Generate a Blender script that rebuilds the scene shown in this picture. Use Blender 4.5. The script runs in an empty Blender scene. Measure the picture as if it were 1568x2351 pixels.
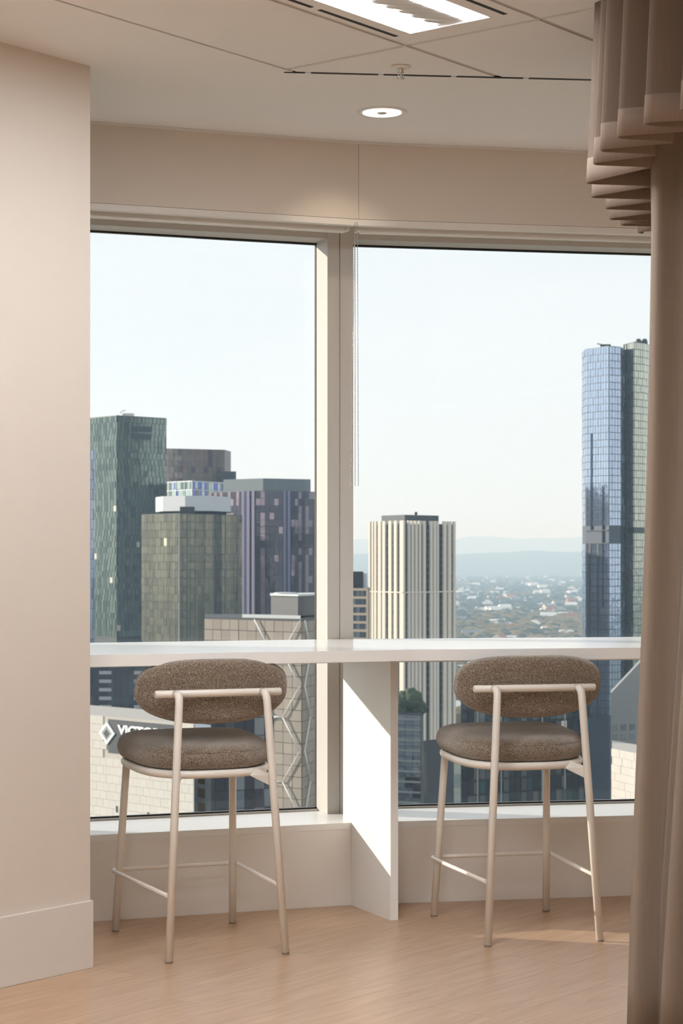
import bpy, bmesh, math, random
from mathutils import Vector, Matrix
random.seed(7)
R = math.radians
COL = bpy.context.scene.collection
SC = bpy.context.scene
# ------------------------------------------------------------------ camera
H, F, CX, YH = 1.21, 4571.4, 784.0, 1285.0
cam = bpy.data.cameras.new('camera'); cam.lens = 70; cam.sensor_width = 36; cam.sensor_fit = 'AUTO'
cam.shift_y = (YH - 1175.5) / 2351; cam.clip_start = .05; cam.clip_end = 120000
cam.dof.use_dof = True; cam.dof.focus_distance = 6.3; cam.dof.aperture_fstop = 16
co = bpy.data.objects.new('camera', cam); COL.objects.link(co)
co.location = (0, 0, H); co.rotation_euler = (R(90), 0, 0); SC.camera = co
# ------------------------------------------------------------------ colour management
SC.view_settings.view_transform = 'Standard'; SC.view_settings.look = 'None'
SC.view_settings.exposure = 0.1; SC.view_settings.gamma = 1; SC.view_settings.use_curve_mapping = False
SC.cycles.max_bounces = 8; SC.cycles.volume_bounces = 1; SC.cycles.transparent_max_bounces = 16
# ------------------------------------------------------------------ world
w = bpy.data.worlds.new('sky'); SC.world = w; w.use_nodes = True
nt = w.node_tree; nt.nodes.clear()
def wn(t): return nt.nodes.new(t)
out = wn('ShaderNodeOutputWorld'); bg = wn('ShaderNodeBackground'); tc = wn('ShaderNodeTexCoord'); sx = wn('ShaderNodeSeparateXYZ')
rp = wn('ShaderNodeValToRGB'); nz = wn('ShaderNodeTexNoise'); mp = wn('ShaderNodeMapping'); mx = wn('ShaderNodeMixRGB'); cr = wn('ShaderNodeValToRGB')
nt.links.new(tc.outputs['Generated'], sx.inputs[0]); nt.links.new(sx.outputs['Z'], rp.inputs[0])
e = rp.color_ramp.elements
e[0].position = 0.0; e[0].color = (.915, .96, .99, 1); e[1].position = .17; e[1].color = (.845, .885, .93, 1)
k = e.new(.06); k.color = (.91, .95, .985, 1); k = e.new(1.0); k.color = (.62, .72, .86, 1)
mp.inputs['Scale'].default_value = (2, 2, 9); nt.links.new(tc.outputs['Generated'], mp.inputs[0]); nt.links.new(mp.outputs[0], nz.inputs['Vector'])
nz.inputs['Scale'].default_value = 2.2; nz.inputs['Detail'].default_value = 3
cr.color_ramp.elements[0].position = .42; cr.color_ramp.elements[1].position = .72
nt.links.new(nz.outputs['Fac'], cr.inputs[0])
mx.inputs[2].default_value = (.955, .98, 1, 1); nt.links.new(rp.outputs[0], mx.inputs[1])
mm = wn('ShaderNodeMath'); mm.operation = 'MULTIPLY'; mm.inputs[1].default_value = .55
nt.links.new(cr.outputs[0], mm.inputs[0]); nt.links.new(mm.outputs[0], mx.inputs[0])
nt.links.new(mx.outputs[0], bg.inputs[0]); bg.inputs[1].default_value = 1.0; nt.links.new(bg.outputs[0], out.inputs[0])
# ------------------------------------------------------------------ sun
sd = bpy.data.lights.new('sun_offscreen', 'SUN'); sd.energy = 5.8; sd.angle = R(.6); sd.color = (1, .945, .87)
so = bpy.data.objects.new('sun_offscreen', sd); COL.objects.link(so)
so.rotation_euler = Vector((1, -.30, -.274)).to_track_quat('-Z', 'Y').to_euler()

# ================================================================== helpers
def lin(c): return tuple(((v / 255) / 12.92 if v / 255 <= .04045 else ((v / 255 + .055) / 1.055) ** 2.4) for v in c)
MATS = {}
def mat(name, rgb, rough=.5, metal=0., var=0., nscale=30., bump=0., spec=.5, randvar=0., tint2=None, bdist=.002):
    """procedural principled material: noise variation, per-piece variation, fine bump"""
    if name in MATS: return MATS[name]
    m = bpy.data.materials.new(name); m.use_nodes = True; t = m.node_tree; b = t.nodes['Principled BSDF']
    c = lin(rgb) + (1,)
    b.inputs['Base Color'].default_value = c; b.inputs['Roughness'].default_value = rough; b.inputs['Metallic'].default_value = metal
    b.inputs['Specular IOR Level'].default_value = spec
    g = t.nodes.new('ShaderNodeNewGeometry')
    n = t.nodes.new('ShaderNodeTexNoise'); n.inputs['Scale'].default_value = nscale; n.inputs['Detail'].default_value = 4
    t.links.new(g.outputs['Position'], n.inputs['Vector'])
    if var or randvar:
        mixc = t.nodes.new('ShaderNodeMixRGB')
        c2 = lin(tint2) + (1,) if tint2 else tuple(max(0, v * (1 - (var or randvar))) for v in c[:3]) + (1,)
        mixc.inputs[1].default_value = c; mixc.inputs[2].default_value = c2
        if randvar:
            oi = t.nodes.new('ShaderNodeObjectInfo'); ad = t.nodes.new('ShaderNodeMath'); ad.operation = 'ADD'
            fr = t.nodes.new('ShaderNodeMath'); fr.operation = 'FRACT'
            t.links.new(oi.outputs['Random'], ad.inputs[0]); t.links.new(g.outputs['Random Per Island'], ad.inputs[1])
            t.links.new(ad.outputs[0], fr.inputs[0]); t.links.new(fr.outputs[0], mixc.inputs[0])
        else: t.links.new(n.outputs['Fac'], mixc.inputs[0])
        t.links.new(mixc.outputs[0], b.inputs['Base Color'])
    if bump:
        bn = t.nodes.new('ShaderNodeBump'); bn.inputs['Strength'].default_value = bump; bn.inputs['Distance'].default_value = bdist
        t.links.new(n.outputs['Fac'], bn.inputs['Height']); t.links.new(bn.outputs[0], b.inputs['Normal'])
    MATS[name] = m; return m
def emis(name, rgb, s):
    m = bpy.data.materials.new(name); m.use_nodes = True; b = m.node_tree.nodes['Principled BSDF']
    b.inputs['Base Color'].default_value = (.8, .8, .8, 1); b.inputs['Emission Color'].default_value = lin(rgb) + (1,); b.inputs['Emission Strength'].default_value = s
    return m
def tag(o, label=None, cat=None, group=None, kind=None):
    if label: o['label'] = label
    if cat: o['category'] = cat
    if group: o['group'] = group
    if kind: o['kind'] = kind
    return o
def empty(name, loc=(0, 0, 0), rz=0, parent=None):
    o = bpy.data.objects.new(name, None); COL.objects.link(o); o.location = loc; o.rotation_euler = (0, 0, rz)
    o.empty_display_size = .1
    if parent: o.parent = parent
    return o
def link(name, me, m, parent=None, smooth=False):
    if m is not None and not me.materials: me.materials.append(m)
    if smooth:
        for p in me.polygons: p.use_smooth = True
    o = bpy.data.objects.new(name, me); COL.objects.link(o)
    if parent: o.parent = parent
    return o
def fin(name, bm, m, parent=None, smooth=False, recalc=True):
    if recalc: bmesh.ops.recalc_face_normals(bm, faces=bm.faces)
    me = bpy.data.meshes.new(name); bm.to_mesh(me); bm.free()
    return link(name, me, m, parent, smooth)
def bprism(bm, poly, z0, z1):
    lo = [bm.verts.new((p[0], p[1], z0)) for p in poly]; hi = [bm.verts.new((p[0], p[1], z1)) for p in poly]
    n = len(poly); bm.faces.new(lo[::-1]); bm.faces.new(hi)
    for i in range(n): bm.faces.new((lo[i], lo[(i + 1) % n], hi[(i + 1) % n], hi[i]))
def prism(name, poly, z0, z1, m, parent=None, bevel=0, kind=None):
    bm = bmesh.new(); bprism(bm, poly, z0, z1)
    bmesh.ops.recalc_face_normals(bm, faces=bm.faces)
    if bevel: bmesh.ops.bevel(bm, geom=bm.edges[:], offset=bevel, segments=2, affect='EDGES', profile=.6)
    o = fin(name, bm, m, parent)
    if kind: o['kind'] = kind
    return o
def bbox(bm, x0, x1, y0, y1, z0, z1): bprism(bm, [(x0, y0), (x1, y0), (x1, y1), (x0, y1)], z0, z1)
def btube(bm, pts, r, seg=12, caps=True, closed=False):
    pts = [Vector(p) for p in pts]; n = len(pts); rings = []; prev = None
    for i, p in enumerate(pts):
        a = pts[(i - 1) % n] if (i > 0 or closed) else p; b = pts[(i + 1) % n] if (i < n - 1 or closed) else p
        t = (b - a).normalized()
        ref = prev if prev is not None else (Vector((0, 0, 1)) if abs(t.z) < .9 else Vector((1, 0, 0)))
        u = (ref - t * ref.dot(t)).normalized(); v = t.cross(u); prev = u
        rr = r[i] if isinstance(r, (list, tuple)) else r
        rings.append([bm.verts.new(p + u * rr * math.cos(2 * math.pi * k / seg) + v * rr * math.sin(2 * math.pi * k / seg)) for k in range(seg)])
    for i in range(n if closed else n - 1):
        A, B = rings[i], rings[(i + 1) % n]
        for k in range(seg): bm.faces.new((A[k], A[(k + 1) % seg], B[(k + 1) % seg], B[k]))
    if caps and not closed: bm.faces.new(rings[0][::-1]); bm.faces.new(rings[-1])
def tube(name, pts, r, m, parent=None, seg=16, closed=False):
    bm = bmesh.new(); btube(bm, pts, r, seg, True, closed); o = fin(name, bm, m, parent)
    for p in o.data.polygons: p.use_smooth = len(p.vertices) == 4
    return o
def lathe(name, prof, loc, m, parent=None, seg=40):
    bm = bmesh.new(); rings = []
    for r_, z in prof: rings.append([bm.verts.new((loc[0] + r_ * math.cos(2 * math.pi * k / seg), loc[1] + r_ * math.sin(2 * math.pi * k / seg), loc[2] + z)) for k in range(seg)])
    for A, B in zip(rings, rings[1:]):
        for k in range(seg): bm.faces.new((A[k], A[(k + 1) % seg], B[(k + 1) % seg], B[k]))
    if prof[0][0] > 0: bm.faces.new(rings[0][::-1])
    if prof[-1][0] > 0: bm.faces.new(rings[-1])
    bmesh.ops.remove_doubles(bm, verts=bm.verts, dist=1e-6)
    return fin(name, bm, m, parent, smooth=True)
def copy_tree(o, parent=None):
    c = o.copy(); COL.objects.link(c); c.parent = parent
    for ch in list(o.children): copy_tree(ch, c)
    return c
def px(x, y, D): return ((x - CX) * D / F, D, H + (YH - y) * D / F)   # a pixel at a known distance
def xy(x, D): return Vector(((x - CX) * D / F, D))
def zz(y, D): return H + (YH - y) * D / F

# ================================================================== materials
WALL = mat('wall_paint', (223, 213, 202), .6, var=.04, nscale=6, bump=.04)
TOPM = mat('bench_laminate', (238, 237, 234), .2, var=.02, nscale=5)
WHITE = mat('white_laminate', (245, 244, 241), .32, var=.02, nscale=5)
UPST = mat('upstand_paint', (243, 238, 232), .5, var=.03, nscale=5)
CEIL = mat('ceiling_paint', (235, 233, 230), .7, var=.02, nscale=4)
TILE = mat('ceiling_tile_paint', (235, 233, 230), .75, var=.03, nscale=60, bump=.05)
BULK = mat('bulkhead_paint', (223, 213, 202), .6, var=.03, nscale=5)
ALU = mat('frame_powdercoat', (198, 193, 186), .45, var=.03, nscale=8)
BLIND = mat('blind_white', (232, 228, 222), .4, var=.02, nscale=10)
BLACK = mat('black_gasket', (22, 22, 22), .6, var=.1)
STEEL = mat('cream_powdercoat', (236, 229, 219), .36, var=.03, nscale=40)
GLIDE = mat('grey_glide', (150, 142, 132), .6, var=.1)
CHROME = mat('chrome', (215, 215, 212), .12, 1., var=.05)
BEAD = mat('chain_metal', (186, 182, 174), .3, .7, var=.05)

def wood():
    m = bpy.data.materials.new('oak_vinyl'); m.use_nodes = True; t = m.node_tree; b = t.nodes['Principled BSDF']
    g = t.nodes.new('ShaderNodeNewGeometry'); oi = t.nodes.new('ShaderNodeObjectInfo')
    mp = t.nodes.new('ShaderNodeMapping'); mp.vector_type = 'TEXTURE'; mp.inputs['Rotation'].default_value = (0, 0, R(51.7))
    ad = t.nodes.new('ShaderNodeVectorMath'); ad.operation = 'MULTIPLY_ADD'
    cb = t.nodes.new('ShaderNodeCombineXYZ')
    for i in range(3): t.links.new(oi.outputs['Random'], cb.inputs[i])
    t.links.new(cb.outputs[0], ad.inputs[0]); ad.inputs[1].default_value = (7, 3, 11); t.links.new(g.outputs['Position'], ad.inputs[2])
    t.links.new(g.outputs['Position'], mp.inputs[0])
    sc = t.nodes.new('ShaderNodeVectorMath'); sc.operation = 'MULTIPLY'; sc.inputs[1].default_value = (1.5, 15, 1); t.links.new(mp.outputs[0], sc.inputs[0])
    a2 = t.nodes.new('ShaderNodeVectorMath'); a2.operation = 'ADD'; t.links.new(sc.outputs[0], a2.inputs[0])
    s3 = t.nodes.new('ShaderNodeVectorMath'); s3.operation = 'MULTIPLY'; s3.inputs[1].default_value = (17, 31, 5); t.links.new(cb.outputs[0], s3.inputs[0]); t.links.new(s3.outputs[0], a2.inputs[1])
    n1 = t.nodes.new('ShaderNodeTexNoise'); n1.inputs['Scale'].default_value = 1.4; n1.inputs['Detail'].default_value = 7; n1.inputs['Distortion'].default_value = 2.0
    t.links.new(a2.outputs[0], n1.inputs['Vector'])
    n2 = t.nodes.new('ShaderNodeTexNoise'); n2.inputs['Scale'].default_value = 9; n2.inputs['Detail'].default_value = 3; t.links.new(a2.outputs[0], n2.inputs['Vector'])
    rp = t.nodes.new('ShaderNodeValToRGB'); el = rp.color_ramp.elements
    el[0].position = .3; el[0].color = lin((180, 147, 116)) + (1,); el[1].position = .68; el[1].color = lin((203, 170, 139)) + (1,)
    k = el.new(.5); k.color = lin((193, 159, 128)) + (1,)
    t.links.new(n1.outputs['Fac'], rp.inputs[0])
    mx = t.nodes.new('ShaderNodeMixRGB'); mx.blend_type = 'MULTIPLY'; mx.inputs[0].default_value = .10
    t.links.new(rp.outputs[0], mx.inputs[1]); t.links.new(n2.outputs['Fac'], mx.inputs[2])
    hs = t.nodes.new('ShaderNodeHueSaturation'); ma = t.nodes.new('ShaderNodeMath'); ma.operation = 'MULTIPLY_ADD'; ma.inputs[1].default_value = .03; ma.inputs[2].default_value = .985
    t.links.new(oi.outputs['Random'], ma.inputs[0]); t.links.new(ma.outputs[0], hs.inputs['Value']); t.links.new(mx.outputs[0], hs.inputs['Color'])
    t.links.new(hs.outputs[0], b.inputs['Base Color'])
    b.inputs['Roughness'].default_value = .33
    bn = t.nodes.new('ShaderNodeBump'); bn.inputs['Strength'].default_value = .06; bn.inputs['Distance'].default_value = .001; t.links.new(n1.outputs['Fac'], bn.inputs['Height']); t.links.new(bn.outputs[0], b.inputs['Normal'])
    return m
WOOD = wood()
def boucle():
    m = bpy.data.materials.new('boucle_fabric'); m.use_nodes = True; t = m.node_tree; b = t.nodes['Principled BSDF']
    tc = t.nodes.new('ShaderNodeTexCoord')
    v = t.nodes.new('ShaderNodeTexVoronoi'); v.inputs['Scale'].default_value = 420; t.links.new(tc.outputs['Object'], v.inputs['Vector'])
    n = t.nodes.new('ShaderNodeTexNoise'); n.inputs['Scale'].default_value = 420; n.inputs['Detail'].default_value = 3; t.links.new(tc.outputs['Object'], n.inputs['Vector'])
    n3 = t.nodes.new('ShaderNodeTexNoise'); n3.inputs['Scale'].default_value = 14; t.links.new(tc.outputs['Object'], n3.inputs['Vector'])
    rp = t.nodes.new('ShaderNodeValToRGB'); el = rp.color_ramp.elements
    el[0].position = .36; el[0].color = lin((96, 82, 70)) + (1,); el[1].position = .66; el[1].color = lin((206, 193, 176)) + (1,)
    k = el.new(.5); k.color = lin((148, 132, 116)) + (1,)
    t.links.new(n.outputs['Fac'], rp.inputs[0])
    mx = t.nodes.new('ShaderNodeMixRGB'); mx.blend_type = 'MULTIPLY'; mx.inputs[0].default_value = .2; t.links.new(rp.outputs[0], mx.inputs[1]); t.links.new(n3.outputs['Fac'], mx.inputs[2])
    t.links.new(mx.outputs[0], b.inputs['Base Color']); b.inputs['Roughness'].default_value = .95; b.inputs['Specular IOR Level'].default_value = .1
    b.inputs['Sheen Weight'].default_value = 1.0; b.inputs['Sheen Roughness'].default_value = .35; b.inputs['Sheen Tint'].default_value = (.95, .92, .88, 1)
    bn = t.nodes.new('ShaderNodeBump'); bn.inputs['Strength'].default_value = .8; bn.inputs['Distance'].default_value = .003
    t.links.new(v.outputs['Distance'], bn.inputs['Height']); t.links.new(bn.outputs[0], b.inputs['Normal'])
    return m
FABRIC = boucle()
def curtain_mat(name, rgb, tr, tl):
    m = bpy.data.materials.new(name); m.use_nodes = True; t = m.node_tree; t.nodes.clear()
    o = t.nodes.new('ShaderNodeOutputMaterial'); d = t.nodes.new('ShaderNodeBsdfDiffuse'); l = t.nodes.new('ShaderNodeBsdfTranslucent'); p = t.nodes.new('ShaderNodeBsdfTransparent')
    tc = t.nodes.new('ShaderNodeTexCoord'); n = t.nodes.new('ShaderNodeTexNoise'); n.inputs['Scale'].default_value = 5; n.inputs['Detail'].default_value = 3
    mp = t.nodes.new('ShaderNodeMapping'); mp.inputs['Scale'].default_value = (60, 60, 1.2); t.links.new(tc.outputs['Object'], mp.inputs[0]); t.links.new(mp.outputs[0], n.inputs['Vector'])
    c = t.nodes.new('ShaderNodeMixRGB'); c.inputs[1].default_value = lin(rgb) + (1,); c.inputs[2].default_value = tuple(v * .82 for v in lin(rgb)) + (1,); t.links.new(n.outputs['Fac'], c.inputs[0])
    t.links.new(c.outputs[0], d.inputs[0]); t.links.new(c.outputs[0], l.inputs[0])
    m1 = t.nodes.new('ShaderNodeMixShader'); m1.inputs[0].default_value = tl; t.links.new(d.outputs[0], m1.inputs[1]); t.links.new(l.outputs[0], m1.inputs[2])
    m2 = t.nodes.new('ShaderNodeMixShader'); m2.inputs[0].default_value = tr; t.links.new(m1.outputs[0], m2.inputs[1]); t.links.new(p.outputs[0], m2.inputs[2])
    t.links.new(m2.outputs[0], o.inputs[0]); return m
PLEAT = curtain_mat('valance_fabric', (146, 129, 116), .0, .35)
HEMM = curtain_mat('hem_fabric', (146, 129, 116), .0, .03)
SHEER = curtain_mat('sheer_fabric', (180, 165, 151), .04, .3)
def glass():
    m = bpy.data.materials.new('window_glass'); m.use_nodes = True; t = m.node_tree; t.nodes.clear()
    o = t.nodes.new('ShaderNodeOutputMaterial'); g = t.nodes.new('ShaderNodeBsdfGlossy'); p = t.nodes.new('ShaderNodeBsdfTransparent'); x = t.nodes.new('ShaderNodeMixShader'); lw = t.nodes.new('ShaderNodeLayerWeight'); lw.inputs[0].default_value = .5; f5 = t.nodes.new('ShaderNodeMath'); f5.operation = 'POWER'; f5.inputs[1].default_value = 5; f = t.nodes.new('ShaderNodeMath'); f.operation = 'MULTIPLY_ADD'; f.inputs[1].default_value = .9; f.inputs[2].default_value = .02
    g.inputs['Roughness'].default_value = 0.0; p.inputs[0].default_value = (.97, .985, .985, 1); t.links.new(lw.outputs['Facing'], f5.inputs[0]); t.links.new(f5.outputs[0], f.inputs[0])
    t.links.new(f.outputs[0], x.inputs[0]); t.links.new(p.outputs[0], x.inputs[1]); t.links.new(g.outputs[0], x.inputs[2]); t.links.new(x.outputs[0], o.inputs[0]); return m
GLASS = glass()

# ================================================================== room shell
CH = 2.675                                      # ceiling height
IC = Vector((.06, 6.985)); aL, aR = R(20), R(10.8)
eL, eR = Vector((math.cos(aL), math.sin(aL))), Vector((math.cos(aR), math.sin(aR)))
nL, nR = Vector((-eL.y, eL.x)), Vector((-eR.y, eR.x))
def PL(t, d): return IC - eL * t + nL * d      # left facet, t metres from the corner, d outwards
def PR(t, d): return IC + eR * t + nR * d
def K(d):
    a, b = IC + nL * d, IC + nR * d
    s = ((b - a).x * eR.y - (b - a).y * eR.x) / (eL.x * eR.y - eL.y * eR.x); return a + eL * s
TLm, TRm = 1.36, 5.4
def band(d0, d1, tl=TLm, tr=TRm): return [PL(tl, d0), K(d0), PR(tr, d0), PR(tr, d1), K(d1), PL(tl, d1)]
GD = .375                                       # glass plane
SILL, HEAD, BB = .289, 2.374, 2.405

U = Vector((.62, .785)).normalized(); V = Vector((U.y, -U.x))   # building grid directions
A0 = Vector((-.746, 5.91))
def wl(t): return A0 - U * t
SLAB = [Vector((-6.5, -3.2)), Vector((5.4, -3.2)), PR(TRm, .52), K(.52), PL(7.0, .52)]
floor = prism('floor', SLAB, -.12, -.006, WOOD, kind='structure')
# planks, laid along the building grid
PW, PLN = .22, 1.25
def clipY(poly, p, n):                          # keep the side where (q-p).n <= 0
    o = []
    for i, a in enumerate(poly):
        b = poly[(i + 1) % len(poly)]; da, db = (a - p).dot(n), (b - p).dot(n)
        if da <= 0: o.append(a)
        if da * db < 0: o.append(a + (b - a) * (da / (da - db)))
    return o
v0 = V.dot(Vector((0, 5.8))); u0 = U.dot(Vector((0, 5.8)))
for j in range(-11, 12):
    for i in range(-4, 4):
        vv = v0 + j * PW; uu = u0 + i * PLN + (j * .43 % 1) * PLN; g = .0003
        quad = [V * (vv + g) + U * (uu + g), V * (vv + PW - g) + U * (uu + g), V * (vv + PW - g) + U * (uu + PLN - g), V * (vv + g) + U * (uu + PLN - g)]
        quad = clipY(clipY(quad, IC - nL * .001, nL), IC - nR * .001, nR)
        if len(quad) < 3: continue
        wn_ = -Vector((U.y, -U.x))              # stay in front of the left wall
        quad = clipY(quad, A0 + V * .002 , -V) if all(q.y < 6.3 for q in quad) else quad
        if len(quad) < 3: continue
        c = sum(quad, Vector((0, 0))) / len(quad)
        if not (4.2 < c.y < 7.4 and -1.6 < c.x < 1.9): continue
        prism('plank', quad, -.006, 0, WOOD, floor)
# floor around the planks sits flush
bm = bmesh.new(); bbox(bm, -6.5, 6.5, -3.2, 3.9, -.006, -.0004); fin('floor_field', bm, WOOD, floor)
# ceiling slab (plasterboard) with tile field
SL0, SL1 = Vector((-.175, 5.985)), Vector((.7745, 6.083)); sld = (SL1 - SL0).normalized(); sln = Vector((-sld.y, sld.x))
ceil = prism('ceiling', SLAB, CH + .03, CH + .16, CEIL, kind='structure')
# plaster border: everything towards the window, and the strip beside the left wall
def big(polyfun): return polyfun
border_far = clipY(clipY([SL0 - sld * 6, SL0 + sld * 4.5, SL0 + sld * 4.5 + sln * 3.2, SL0 - sld * 6 + sln * 3.2], IC + nL * .3, nL), IC + nR * .3, nR)
VL = -3.822
def VU(v, u): return V * v + U * u
# split: plaster in front (window side) of the slot line
bm = bmesh.new(); bprism(bm, border_far, CH, CH + .03); pb = fin('plaster_border', bm, CEIL, ceil)
stripL = clipY([VU(VL - 6, -4), VU(VL, -4), VU(VL, 9), VU(VL - 6, 9)], SL0 - sln * .0, sln); stripL = clipY(stripL, IC + nL * .3, nL)
bm = bmesh.new(); bprism(bm, stripL, CH, CH + .03); fin('plaster_border', bm, CEIL, ceil)
ulines = [4.572 - 1.35 * k for k in (-1, 0, 1, 2, 3, 4, 5, 6)]
vl = [VL + .4485 * k for k in range(0, 14)]
LIGHTS = {(1, 1)}
for a in (1, 3, 5):                             # the ceiling's own fixtures, every second module; none where the panes would mirror one
    for b in (1, 5, 9):
        p = VU(vl[b] + .22, ulines[a] - .7)
        if p.x < -.8 + (7.05 - p.y) * .62 - .65 and p.y > -2.6 and p.x < 4.5 and p.x > -5.5: LIGHTS.add((a, b))
print('LIGHTS', sorted(LIGHTS))
gp = .009
for a in range(len(ulines) - 1):
    for b in range(len(vl) - 1):
        if (a, b) in LIGHTS: continue
        q = [VU(vl[b] + gp, ulines[a + 1] + gp), VU(vl[b + 1] - gp, ulines[a + 1] + gp), VU(vl[b + 1] - gp, ulines[a] - gp), VU(vl[b] + gp, ulines[a] - gp)]
        q = clipY(q, SL0 - sln * .004, sln)
        if len(q) < 3: continue
        c = sum(q, Vector((0, 0))) / len(q)
        if c.y < -3 or abs(c.x) > 6: continue
        prism('ceiling_tile', q, CH + .001, CH + .02, TILE, ceil)
GRID = mat('ceiling_grid', (206, 198, 190), .5, var=.03)
for b in range(len(vl) - 1):
    q = clipY([VU(vl[b] - gp, -4), VU(vl[b] + gp, -4), VU(vl[b] + gp, 7), VU(vl[b] - gp, 7)], SL0 - sln * .004, sln)
    prism('ceiling_rail', q, CH + .005, CH + .024, GRID, ceil)
for a in range(len(ulines) - 1):
    q = clipY([VU(VL, ulines[a] - gp), VU(vl[-1], ulines[a] - gp), VU(vl[-1], ulines[a] + gp), VU(VL, ulines[a] + gp)], SL0 - sln * .004, sln)
    if len(q) >= 3: prism('ceiling_rail', q, CH + .0055, CH + .0245, GRID, ceil)
def slp(x): # point on slot line seen at pixel column x
    k = (x - CX) / F; t = (SL0.x - k * SL0.y) / (k * sld.y - sld.x); return SL0 + sld * t
for x0, x1 in ((652, 700), (714, 868), (881, 1035), (1048, 1201), (1214, 1366), (1380, 1530)):
    a, b = slp(x0), slp(x1)
    prism('air_slot', [a - sln * .007, b - sln * .007, b + sln * .006, a + sln * .006], CH - .0006, CH + .004, BLACK, ceil)
# walls
colpoly = [A0, Vector((-1.265, 6.83)), PL(1.362, .40), PL(2.3, .40), wl(9.5) - V * 1.2, wl(9.5)]
prism('wall_left', colpoly, 0, CH + .02, WALL, kind='structure')
bo = .012
prism('baseboard_left', [A0 + V * bo + U * .002, A0 + V * bo - U * 9, A0 - U * 9 + V * .0005, A0 + V * .0005 + U * .002], .0, .2, mat('baseboard_paint', (226, 219, 212), .4, var=.02), bevel=.002, kind='structure')
bm = bmesh.new(); bbox(bm, -6.5, 6.5, -3.3, -3.2, 0, CH); fin('wall_back', bm, WALL)['kind'] = 'structure'
bm = bmesh.new(); bbox(bm, 5.3, 5.4, -3.2, 8.3, 0, CH); fin('wall_right', bm, WALL)['kind'] = 'structure'
bm = bmesh.new(); bbox(bm, -6.5, -6.4, -3.2, 3.0, 0, CH); fin('wall_far_left', bm, WALL)['kind'] = 'structure'
# window wall: upstand, bulkhead, slab edges
prism('wall_below_window', band(0, .52), 0, .268, UPST, kind='structure')
bmw = bmesh.new(); bprism(bmw, band(.10, .52), 2.425, CH + .02); fin('wall_above_window', bmw, BULK)['kind'] = 'structure'
bk = bpy.data.objects['wall_above_window']
for nm, poly in (('bulkhead_panel', [PL(TLm, 0), K(0) - eL * .0012, K(.10) - eL * .0012, PL(TLm, .0999)]), ('bulkhead_panel', [K(0) + eR * .0012, PR(TRm, 0), PR(TRm, .0999), K(.10) + eR * .0012])):
    prism(nm, poly, BB, CH - .006, BULK, bk)
prism('joint_filler', [K(.004) - eL * .0013, K(.004) + eR * .0013, K(.09) + eR * .0013, K(.09) - eL * .0013], BB, CH - .006, UPST, bk)
prism('trim_1', band(-.008, .012), CH - .007, CH - .0005, BLIND, kind='structure')
prism('trim_2', band(.002, .035), BB - .022, BB - .001, BLIND, kind='structure')
# sills, one board per window
for nm, poly in (('sill_board', [PL(TLm, -.002), K(-.002) - eL * .0004, K(GD + .02) - eL * .0004, PL(TLm, GD + .02)]), ('sill_board', [K(-.002) + eR * .0004, PR(TRm, -.002), PR(TRm, GD + .02), K(GD + .02) + eR * .0004])):
    prism(nm, poly, .2682, SILL, WHITE, bpy.data.objects['wall_below_window'])
# windows
def window(n, P, t0, t1, j0, j1, e=None):
    w_ = empty('window_%d' % n + ('_offscreen' if n > 2 else '')); w_['kind'] = 'structure'
    m0, m1 = .25, GD + .014
    def q(a, b, c, d_): return [P(a, c), P(b, c), P(b, d_), P(a, d_)]
    prism('jamb', [K(m0) + e * .002, P(t0 + j0, m0), P(t0 + j0, m1), K(m1) + e * .002] if e else q(t0, t0 + j0, m0, m1), SILL + .0005, 2.424, ALU, w_)
    prism('jamb', q(t1 - j1, t1, m0, m1), SILL + .0005, 2.424, ALU, w_, bevel=.0015)
    prism('head', q(t0 + j0, t1 - j1, m0 + .004, m1), HEAD, 2.4245, ALU, w_)
    prism('bottom_rail', q(t0 + j0, t1 - j1, GD - .025, m1), SILL + .0005, SILL + .006, ALU, w_)
    for zA, zB in ((SILL + .006, SILL + .011), (HEAD - .006, HEAD)):
        prism('gasket', q(t0 + j0, t1 - j1, GD - .008, GD + .012), zA, zB, BLACK, w_)
    for ta in (t0 + j0, t1 - j1 - .0016):
        prism('gasket', q(ta, ta + .0016, GD - .004, GD + .012), SILL + .011, HEAD - .006, BLACK, w_)
    pg = prism('pane', q(t0 + j0 + .0017, t1 - j1 - .0017, GD, GD + .008), SILL + .0112, HEAD - .0062, GLASS, w_)
    return w_
window(1, PL, 0, 1.34, .027, .05, -eL)
window(2, PR, 0, 1.52, .030, .05, eR)
window(3, PR, 1.52, 2.9, .05, .05)
window(4, PR, 2.9, 4.3, .05, .05)
prism('corner_cover', [K(.256) - eL * .0019, K(.256) + eR * .0019, K(.43) + eR * .0019, K(.43) - eL * .0019], SILL + .001, 2.424, ALU, bpy.data.objects['window_1'])

# ================================================================== blinds
def blind(P, t0, t1, label, chain):
    b = empty('roller_blind', tuple(P((t0 + t1) / 2, .08)) + (2.38,)); off = Vector(b.location)
    tag(b, label, 'blind', 'rolled up window blinds')
    def pr(nm, poly, z0, z1, m, bev=0):
        o = prism(nm, [Vector(p) - off.xy for p in poly], z0 - off.z, z1 - off.z, m, b, bev); return o
    pr('bottom_rail', [P(t0, .062), P(t1, .062), P(t1, .086), P(t0, .086)], 2.366, 2.394, BLIND, .003)
    pr('rolled_fabric', [P(t0 + .01, .056), P(t1 - .01, .056), P(t1 - .01, .092), P(t0 + .01, .092)], 2.394, 2.412, BLIND, .004)
    e_ = t1 if chain == 'end' else t0
    s = 1 if chain == 'end' else -1
    pr('bracket', [P(e_, .05), P(e_ + s * .012, .05), P(e_ + s * .012, .09), P(e_, .09)], 2.372, 2.4245, BLIND)
    return b, off
bl, offL = blind(PL, .026, 1.33, 'white rolled-up blind above the window beside the left wall', 'start')
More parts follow.
